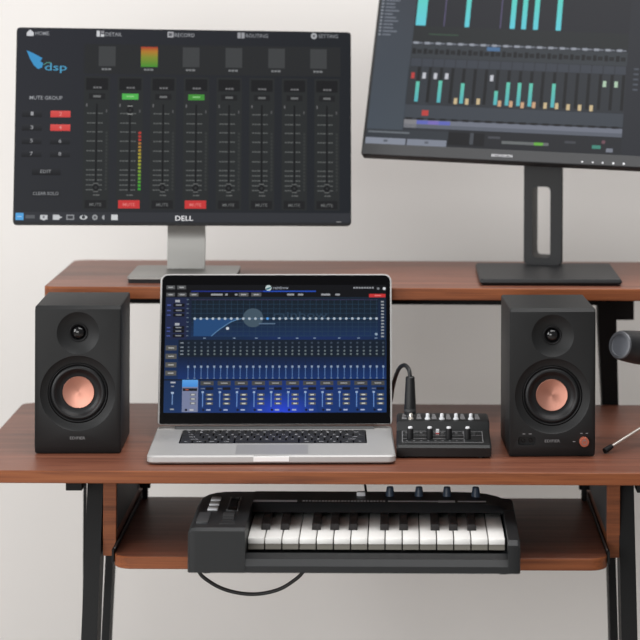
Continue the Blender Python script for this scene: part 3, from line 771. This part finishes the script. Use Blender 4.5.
# ------------------------------------------------------------------ small mixer
mx = thing('audio_mixer', 'small black audio mixer with white tipped knobs beside the laptop', 'mixer', (0.0670, 0.1785, 0.75))
hw = 0.0695
def zpan(yy): return 0.0196 + (yy + 0.0795) * (0.0265 - 0.0196) / 0.076
prof = [(-0.081, 0.003), (-0.0835, 0.016), (-0.0795, 0.0196), (-0.0035, 0.0265), (0.0015, 0.039), (0.006, 0.0405), (0.079, 0.0375), (0.083, 0.034), (0.083, 0.003)]
bm = bmesh.new(); loft_x(bm, [(-hw, [(yy * .985, 0.003 + (zz - 0.003) * 0.93) for yy, zz in prof]), (-hw + 0.0025, prof), (hw - 0.0025, prof), (hw, [(yy * .985, 0.003 + (zz - 0.003) * 0.93) for yy, zz in prof])])
obj('body', bm, M['mixer'], mx, smooth=R(25))
for sx in (-1, 1):
    for sy in (-1, 1):
        ft = bmesh.new(); lathe(ft, [(0, 0), (0.005, 0), (0.005, 0.0031), (0, 0.0031)], 14, to=ZUP(sx * 0.055, sy * 0.068, 0))
        obj('rubber_foot', ft, M['rubber'], mx)
bm = bmesh.new()
def flat(x0, x1, y0, y1, dz=0.0003):
    vs = [bm.verts.new((x, yy, zpan(yy) + d)) for d in (0.0, dz) for x, yy in ((x0, y0), (x1, y0), (x1, y1), (x0, y1))]
    for f in ((4, 5, 6, 7), (0, 1, 5, 4), (1, 2, 6, 5), (2, 3, 7, 6), (3, 0, 4, 7)): bm.faces.new([vs[i] for i in f])
flat(-0.0615, 0.0585, -0.0665, -0.0652); flat(-0.0615, 0.0585, -0.0085, -0.0072)
flat(-0.0615, -0.0602, -0.0652, -0.0085); flat(0.0572, 0.0585, -0.0652, -0.0085)
flat(-0.0602, 0.0300, -0.0475, -0.0466); flat(-0.0602, 0.0572, -0.0290, -0.0284); flat(0.0300, 0.0308, -0.0652, -0.0085)
for k in range(9):
    flat(-0.056 + k * 0.0105, -0.056 + k * 0.0105 + 0.004, -0.0180, -0.0150); flat(-0.0555 + k * 0.0105, -0.0555 + k * 0.0105 + 0.003, -0.0590, -0.0575)
obj('panel_marking', bm, M['logo_grey'], mx)
bm = bmesh.new()
for x in (-0.0620, -0.0400, -0.0170, 0.0045, 0.0260, 0.0480):
    vs = [bm.verts.new((x + a, yy, 0.0408 - (yy - 0.006) * 0.041)) for a, yy in ((0, 0.012), (0.008, 0.012), (0.0062, 0.070), (0.0018, 0.070))]; bm.faces.new(vs)
obj('jack_marking', bm, M['logo_grey'], mx)
for x in (-0.0491, -0.0205, 0.0077, 0.0355):
    z0 = zpan(-0.046)
    k = bmesh.new(); lathe(k, [(0.0050, 0), (0.0046, 0.013), (0.0040, 0.0150), (0, 0.0150)], 20, to=ZUP(x, -0.046, z0))
    k = obj('knob', k, M['rubber'], mx, smooth=SM)
    c = bmesh.new(); lathe(c, [(0.0034, 0.0150), (0.0034, 0.0168), (0.0026, 0.0178), (0, 0.0178)], 18, to=ZUP(x, -0.046, z0))
    obj('knob_cap', c, M['light_button'], k, smooth=SM)
for i, x in enumerate((-0.0482, -0.0230, -0.0016, 0.0197, 0.0420)):
    k = bmesh.new(); lathe(k, [(0.0042, -0.001), (0.0042, 0.0022), (0.0028, 0.0028), (0.0027, 0.0082), (0.0020, 0.0092), (0, 0.0092)], 18, to=ZUP(x, 0.0115, 0.0403))
    obj('silver_knob', k, M['light_button'] if i else M['chrome'], mx, smooth=SM)
k = bmesh.new(); box(k, -0.0109, -0.0061, -0.0255, -0.0205, zpan(-0.023) - 0.001, zpan(-0.023) + 0.0075, 0.0008)
k = obj('push_button', k, M['light_button'], mx)
k = bmesh.new(); box(k, -0.0111, -0.0059, -0.0257, -0.0203, zpan(-0.023) + 0.0002, zpan(-0.023) + 0.0025, 0.0005); obj('red_push_button', k, M['red'], mx)
for x in (-0.040, 0.012, 0.045):
    k = bmesh.new(); box(k, x - 0.003, x + 0.003, -0.026, -0.021, zpan(-0.023) - 0.001, zpan(-0.023) + 0.003, 0.0006); obj('push_button', k, M['hinge'], mx)
k = bmesh.new(); lathe(k, [(0.0052, -0.001), (0.0052, 0.0030), (0.0034, 0.0030), (0.0034, 0.0018), (0, 0.0018)], 20, to=ZUP(-0.0492, 0.0365, 0.0392)); obj('jack_socket', k, M['grey_steel'], mx, smooth=SM)

cb = thing('audio_cable', 'black audio cable plugged upright into the mixer and curving behind the laptop', 'cable', (0.0178, 0.215, 0.7912))
B = Vector((0.0178, 0.215, 0.7912))
bm = bmesh.new(); lathe(bm, [(0, 0.0004), (0.0030, 0.0004), (0.0030, 0.0022), (0.0088, 0.0022), (0.0090, 0.008), (0.0086, 0.022), (0.0074, 0.045), (0.0068, 0.058), (0.0055, 0.0595), (0, 0.0595)], 24, to=ZUP(0, 0, 0))
plug = obj('plug', bm, M['cable'], cb, smooth=SM)
bm = bmesh.new(); lathe(bm, [(0.0091, 0.0070), (0.0093, 0.0072), (0.0093, 0.0105), (0.0090, 0.0107)], 24, to=ZUP(0, 0, 0)); obj('plug_band', bm, M['hinge'], plug, smooth=SM)
bm = bmesh.new()
pts = [(0.0177, 0.215, 0.846), (0.0173, 0.216, 0.853), (0.0155, 0.221, 0.8605), (0.0095, 0.234, 0.8645), (0.002, 0.258, 0.8568), (-0.0042, 0.288, 0.8388), (-0.0088, 0.325, 0.815), (-0.013, 0.355, 0.787), (-0.025, 0.372, 0.764), (-0.055, 0.385, 0.7545), (-0.12, 0.395, 0.7537), (-0.19, 0.40, 0.7537)]
tube(bm, [Vector(p) - B for p in pts], 0.0032, 12)
obj('cord', bm, M['cable'], cb, smooth=R(60))

# ------------------------------------------------------------------ midi keyboard
mk = thing('midi_keyboard', 'black 25 key piano controller lying on the pull out tray', 'midi keyboard', (-0.0607, 0.0295, 0.624))
mk.scale = (0.9833,) * 3
OX, OY, OZ = -0.0617, 0.10, 0.61
rel = lambda pr: [(y - OY, z - OZ) for y, z in pr]
xl, xr, xk0, xk1 = -0.2969 - OX, 0.1734 - OX, -0.2143 - OX, 0.1551 - OX
bm = bmesh.new()
# bottom slab with ledge in front of the keys
profile_x(bm, rel([(-0.013, 0.612), (-0.013, 0.6215), (-0.006, 0.6300), (0.012, 0.6345), (0.016, 0.631), (0.1885, 0.631), (0.1885, 0.612)]), xk0 - 0.002, xk1 + 0.002)
# back panel, rounded down to the right hand end
def backp(k, dy):
    p = [(0.1895, 0.6122), (0.1895, 0.6619), (0.150, 0.6619), (0.1525, 0.6655), (0.161, 0.6737 - k), (0.222 - dy, 0.6745 - k), (0.238 - dy, 0.674 - k), (0.245 - dy, 0.665 - k), (0.245 - dy, 0.6122)]
    return rel(p)
loft_x(bm, [(xk0 - 0.002, backp(0, 0)), (0.088 - OX, backp(0, 0)), (0.115 - OX, backp(0.0005, 0.001)), (0.135 - OX, backp(0.002, 0.004)), (0.150 - OX, backp(0.0045, 0.009)), (0.162 - OX, backp(0.0075, 0.017)), (0.1715 - OX, backp(0.0105, 0.026))])
# right cheek
def cheek(i, dy):
    return rel([(-0.0142 + i, 0.6122), (-0.0142 + i, 0.652 - i), (-0.008 + i, 0.6585 - i), (0.10, 0.6625 - i), (0.185, 0.6665 - i), (0.216 - dy, 0.6695 - dy * .2 - i), (0.224 - dy, 0.662), (0.224 - dy, 0.6122)])
loft_x(bm, [(xk1 + 0.0012, cheek(0.0, 0.0)), (xr - 0.004, cheek(0, 0.004)), (xr - 0.0012, cheek(0.0012, 0.008)), (xr, cheek(0.004, 0.012))])
# left control block
def block(i, dy, dz=0):
    return rel([(-0.0145 + i, 0.6122), (-0.0145 + i, 0.671 - i - dz), (-0.010 + i, 0.6752 - i - dz), (0.09, 0.6752 - i - dz), (0.165 - dy * .5, 0.6754 - i - dz), (0.222 - dy, 0.6745 - i - dz), (0.238 - dy, 0.6732 - i - dz), (0.245 - dy, 0.664 - i - dz), (0.245 - dy, 0.6122)])
loft_x(bm, [(xl, block(0.005, 0.062, 0.003)), (xl + 0.0015, block(0.0016, 0.052, 0.002)), (xl + 0.005, block(0, 0.038, 0.001)), (xl + 0.012, block(0, 0.022)), (xl + 0.022, block(0, 0.009)), (xl + 0.035, block(0, 0.002)), (xl + 0.05, block(0, 0)), (xk0 - 0.0012, block(0, 0))])
# two wheel wells cut later are modelled as sunk frames
obj('body', bm, M['kb_body'], mk, smooth=R(28))
for sx in (-0.270, 0.150):
    for sy in (0.0, 0.115, 0.20):
        ft = bmesh.new(); lathe(ft, [(0, 0.0), (0.0085, 0.0), (0.010, 0.0022), (0, 0.0022)], 20, to=ZUP(sx - OX, sy - OY, 0.0))
        obj('foot', ft, M['rubber'], mk, smooth=SM)
pitch = (0.1547 + 0.2139) / 15
blacks = {1, 2, 4, 5, 6, 8, 9, 11, 12, 13}
# white keys are notched round the black ones as on a piano
for i in range(15):
    x0 = -0.2139 + i * pitch - OX; x1 = x0 + pitch - 0.0017
    yf, yb, zt = 0.025 - OY, 0.1885 - OY, 0.6525 - OZ
    k = bmesh.new()
    prism_pts = [(x0, yf), (x1, yf), (x1, yb), (x0, yb)]
    box(k, x0, x1, yf, yb, zt - 0.0085, zt, 0.0009, 2)
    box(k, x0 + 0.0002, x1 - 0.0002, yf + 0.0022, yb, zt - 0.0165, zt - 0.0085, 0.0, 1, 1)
    obj('white_key', k, [M['kb_white'], M['kb_shade']], mk, smooth=SM)
for i in sorted(blacks):
    xc = -0.2139 + i * pitch - 0.0004 - OX
    yf, yb, zt = 0.075 - OY, 0.1882 - OY, 0.6528 - OZ
    off = {1: -.0016, 2: .0016, 4: -.002, 5: 0, 6: .002, 8: -.0016, 9: .0016, 11: -.002, 12: 0, 13: .002}[i]
    k = bmesh.new(); w = 0.0058; xc += off
    pr = [(yf, zt), (yf + 0.0045, zt + 0.0078), (yf + 0.008, zt + 0.0090), (yb, zt + 0.0090), (yb, zt)]
    loft_x(k, [(xc - w - 0.0006, [(yy, zt + (zz - zt) * .0 if False else zz - (0.0012 if zz > zt else 0)) for yy, zz in pr]), (xc - w + 0.0010, pr), (xc + w - 0.0010, pr), (xc + w + 0.0006, [(yy, zz - (0.0012 if zz > zt else 0)) for yy, zz in pr])])
    obj('black_key', k, M['kb_black'], mk, smooth=R(28))
def ztop(yy): return 0.6737 + (yy - 0.161) * 0.0008 / 0.061 - OZ
for x in (-0.0119, 0.0317, 0.0738, 0.117):
    yy = 0.208; k = bmesh.new(); lathe(k, [(0.0068, -0.002), (0.0064, 0.004), (0.0050, 0.0125), (0.0046, 0.0135), (0, 0.0135)], 22, to=ZUP(x - OX, yy - OY, ztop(yy)))
    k = obj('dial', k, M['kb_knob'], mk, smooth=SM)
    p_ = bmesh.new(); box(p_, x - OX - 0.0005, x - OX + 0.0005, yy - OY - 0.0066, yy - OY - 0.0048, ztop(yy) + 0.002, ztop(yy) + 0.011); 
    p_.free()
yy = 0.210; k = bmesh.new(); box(k, -0.0556 - OX - 0.0066, -0.0556 - OX + 0.0066, yy - OY - 0.005, yy - OY + 0.005, ztop(yy) - 0.003, ztop(yy) + 0.0055, 0.0012)
obj('slider_cap', k, M['light_button'], mk, smooth=SM)
bm = bmesh.new()
def strip(x0, x1, y0, y1):
    vs = [bm.verts.new((x - OX, y_ - OY, ztop(y_) + 0.0002)) for x, y_ in ((x0, y0), (x1, y0), (x1, y1), (x0, y1))]; bm.faces.new(vs)
strip(-0.2186, -0.150, 0.164, 0.177)
for k in range(26): strip(-0.142 + k * 0.0048, -0.142 + k * 0.0048 + (0.003 if k % 3 else 0.0036), 0.167, 0.175)
strip(-0.0148, 0.060, 0.167, 0.175); strip(0.060, 0.085, 0.164, 0.177); strip(0.089, 0.131, 0.167, 0.175)
obj('panel_marking', bm, M['logo_white'], mk)
zb = 0.6752 - OZ
def button(name, x0, x1, y0, y1, h, m, bev=0.001):
    b = bmesh.new(); z = 0.6750 - OZ
    box(b, x0 - OX, x1 - OX, y0 - OY, y1 - OY, z - 0.002, z + h, bev)
    return obj(name, b, m, mk, smooth=SM)
for y0, y1 in ((0.160, 0.180), (0.130, 0.147), (0.098, 0.116)):
    button('light_button', -0.2778, -0.2630, y0, y1, 0.0030, M['light_button'])
button('square_button', -0.2872, -0.2702, 0.012, 0.076, 0.0035, M['mon_grey'])
fr = button('wheel_frame', -0.2505, -0.2325, 0.094, 0.190, 0.0008, M['hinge'], 0.0006)
for xx in (-0.2500, -0.2346): button('wheel_trim', xx, xx + 0.0016, 0.098, 0.186, 0.0020, M['grey_steel'], 0.0003)
wl = button('wheel_well', -0.2478, -0.2352, 0.098, 0.186, 0.0012, M['gloss'], 0.0004)
w = bmesh.new(); lathe(w, [(0, -0.0052), (0.0300, -0.0052), (0.0310, -0.0042), (0.0310, 0.0042), (0.0300, 0.0052), (0, 0.0052)], 60, to=XAX(-0.2415 - OX, 0.142 - OY, zb - 0.0235)); obj('pitch_wheel', w, M['rubber'], mk, smooth=SM)
fr2 = button('wheel_frame', -0.2540, -0.2318, 0.012, 0.088, 0.0008, M['kb_body'], 0.0006)
w = bmesh.new()
n = 72
ringA = []
for xx in (-0.0082, 0.0082):
    ringA.append([w.verts.new((-0.2429 - OX + xx, 0.050 - OY + (0.0345 if i % 2 else 0.0332) * math.cos(2 * math.pi * i / n), zb - 0.0265 + (0.0345 if i % 2 else 0.0332) * math.sin(2 * math.pi * i / n))) for i in range(n)])
for i in range(n): w.faces.new((ringA[0][i], ringA[0][(i + 1) % n], ringA[1][(i + 1) % n], ringA[1][i]))
w.faces.new(ringA[0][::-1]); w.faces.new(ringA[1]); obj('modulation_wheel', w, M['rubber'], mk)

bm = bmesh.new()
UO = Vector((-0.2, 0.13, 0.56))
pts = [(-0.309, 0.21, 0.6035), (-0.307, 0.17, 0.6030), (-0.303, 0.14, 0.590), (-0.2945, 0.13, 0.5775), (-0.286, 0.128, 0.567), (-0.2615, 0.128, 0.5520), (-0.232, 0.128, 0.5440), (-0.2025, 0.128, 0.5434), (-0.1731, 0.128, 0.5508), (-0.1496, 0.129, 0.5655), (-0.1390, 0.131, 0.5762), (-0.127, 0.14, 0.592), (-0.119, 0.17, 0.6030), (-0.117, 0.21, 0.6035)]
tube(bm, [Vector(p) - UO for p in pts], 0.0028, 10)
tag(obj('usb_cable', bm, M['cable'], loc=UO, smooth=R(60)), 'thin black cable drooping in a loop beneath the keyboard tray', 'cable')
bm = bmesh.new()
SO = Vector((-0.05, 0.24, 0.68))
pts = [(-0.048, 0.33, 0.6262), (-0.047, 0.25, 0.6268), (-0.0468, 0.212, 0.640), (-0.0470, 0.196, 0.672), (-0.0502, 0.190, 0.697), (-0.0515, 0.215, 0.710), (-0.050, 0.30, 0.7215), (-0.045, 0.40, 0.7285), (-0.04, 0.50, 0.7300)]
tube(bm, [Vector(p) - SO for p in pts], 0.0018, 10)
tag(obj('power_cable', bm, M['cable'], loc=SO, smooth=R(60)), 'short black cord rising behind the piano controller next to its slider cap', 'cable')

# ------------------------------------------------------------------ microphone and stand
HUB = Vector((0.425, 0.245, 0.75))
ax = Vector((0.68, 0.71, -0.19)).normalized()
A = Vector((0.3275, 0.139, 0.9108))
rotq = Vector((0, 1, 0)).rotation_difference(ax).to_matrix().to_4x4()
mic = thing('microphone', 'dark cylindrical microphone with a flat grey end cap at the right edge', 'microphone', A)
bm = bmesh.new(); lathe(bm, [(0.0155, 0.0024), (0.0160, 0.0006), (0.0200, 0.0006), (0.0218, 0.0040), (0.0228, 0.012), (0.0240, 0.030), (0.0247, 0.042), (0.0250, 0.105), (0.0240, 0.106), (0.0240, 0.110), (0, 0.110)], 48)
obj('body', bm, M['mic'], mic, matrix=rotq, smooth=R(30))
bm = bmesh.new(); lathe(bm, [(0.0156, 0.0006), (0.0160, -0.0012), (0.0196, -0.0010), (0.0208, 0.0010), (0.0202, 0.0030)], 48); obj('rim', bm, M['mic_rim'], mic, matrix=rotq, smooth=R(40))
bm = bmesh.new(); lathe(bm, [(0.0158, 0.0010), (0.0150, 0.0016), (0, 0.0016)], 48); obj('end_cap', bm, M['mic_cap'], mic, matrix=rotq, smooth=R(30))
bm = bmesh.new(); lathe(bm, [(0.0240, 0.110), (0.0247, 0.114), (0.0245, 0.140), (0.0215, 0.156), (0.0130, 0.166), (0, 0.169)], 40); obj('grille', bm, M['mic_rim'], mic, matrix=rotq, smooth=R(40))
std = thing('microphone_stand', 'small chrome tripod microphone stand with black rubber feet at the right edge', 'stand', HUB)
c_mid = A + ax * 0.085 - HUB
top = Vector((c_mid.x, c_mid.y, c_mid.z - 0.0292))
for k in range(3):
    if k == 0: e = Vector((0.3055, 0.138, 0.7543)) - HUB
    else:
        a0 = math.atan2(0.140 - 0.245, 0.3055 - 0.425) + k * 2 * math.pi / 3
        e = Vector((0.1358 * math.cos(a0), 0.1358 * math.sin(a0), 0.0052))
    s0 = Vector((top.x, top.y, 0.0370)); s0 = s0 + (Vector((e.x, e.y, 0.037)) - s0).normalized() * 0.008
    lg = bmesh.new(); tube(lg, [s0, s0 + (e - s0) * 0.96], 0.0022, 12, k=1)
    lg = obj('leg', lg, M['chrome'], std, smooth=R(50))
    d = (e - s0).normalized(); ft = bmesh.new(); tube(ft, [e - d * 0.016, e - d * 0.012, e - d * 0.002, e], lambda t: 0.0033 + 0.0010 * min(1, t * 2.5), 14, k=1)
    obj('rubber_foot', ft, M['rubber'], lg, smooth=R(50))
bm = bmesh.new(); lathe(bm, [(0, 0.026), (0.011, 0.026), (0.012, 0.030), (0.012, 0.046), (0.009, 0.050), (0.005, 0.051), (0.005, top.z + 0.001), (0, top.z + 0.001)], 24, to=ZUP(top.x, top.y, 0)); obj('column', bm, M['mic'], std, smooth=SM)
bm = bmesh.new(); lathe(bm, [(0.0252, -0.012), (0.0282, -0.012), (0.0282, 0.012), (0.0252, 0.012)], 40, closed=True)
obj('clip', bm, M['rubber'], std, matrix=Matrix.Translation(c_mid) @ rotq, smooth=SM)

# ------------------------------------------------------------------ light
def area(name, loc, target, sx, sy, power, col):
    l = bpy.data.lights.new(name, 'AREA'); l.shape = 'RECTANGLE'; l.size = sx; l.size_y = sy; l.energy = power; l.color = col
    o = bpy.data.objects.new(name, l); COL.objects.link(o); o.location = loc
    o.rotation_euler = (Vector(target) - Vector(loc)).to_track_quat('-Z', 'Y').to_euler(); return o
area('window_daylight', (-3.0, -1.3, 2.05), (0.0, 0.5, 0.95), 1.6, 1.8, 65, (1.0, 1.0, 1.0))
area('front_softbox', (-1.5, -3.9, 1.35), (-0.05, 0.3, 0.85), 2.4, 1.5, 64, (1.0, 0.998, 0.99))
area('ceiling_softbox', (0.45, -0.3, 2.8), (0.2, 0.3, 0.8), 2.2, 1.4, 43, (1.0, 0.988, 0.975))
w = bpy.data.worlds.new('room_ambient'); S.world = w; w.use_nodes = True
w.node_tree.nodes['Background'].inputs['Color'].default_value = (1.0, 0.99, 0.98, 1)
w.node_tree.nodes['Background'].inputs['Strength'].default_value = 0.215

# ------------------------------------------------------------------ camera
cam = bpy.data.cameras.new('camera'); co = bpy.data.objects.new('camera', cam); COL.objects.link(co)
cam.sensor_width = 36; cam.lens = 135.0; cam.shift_x = -0.125; cam.shift_y = -0.53125
co.matrix_world = Matrix.Translation((0, -3.414, 1.45)) @ Matrix.Rotation(math.pi / 2, 4, 'X') @ Matrix.Rotation(0.004, 4, 'Z')
cam.clip_start = 0.1
cam.dof.use_dof = True; cam.dof.focus_distance = 3.53; cam.dof.aperture_fstop = 4.8
S.camera = co
S.view_settings.view_transform = 'Standard'; S.view_settings.look = 'None'
S.view_settings.gamma = 1.0; S.view_settings.exposure = 0.0; S.view_settings.use_curve_mapping = False
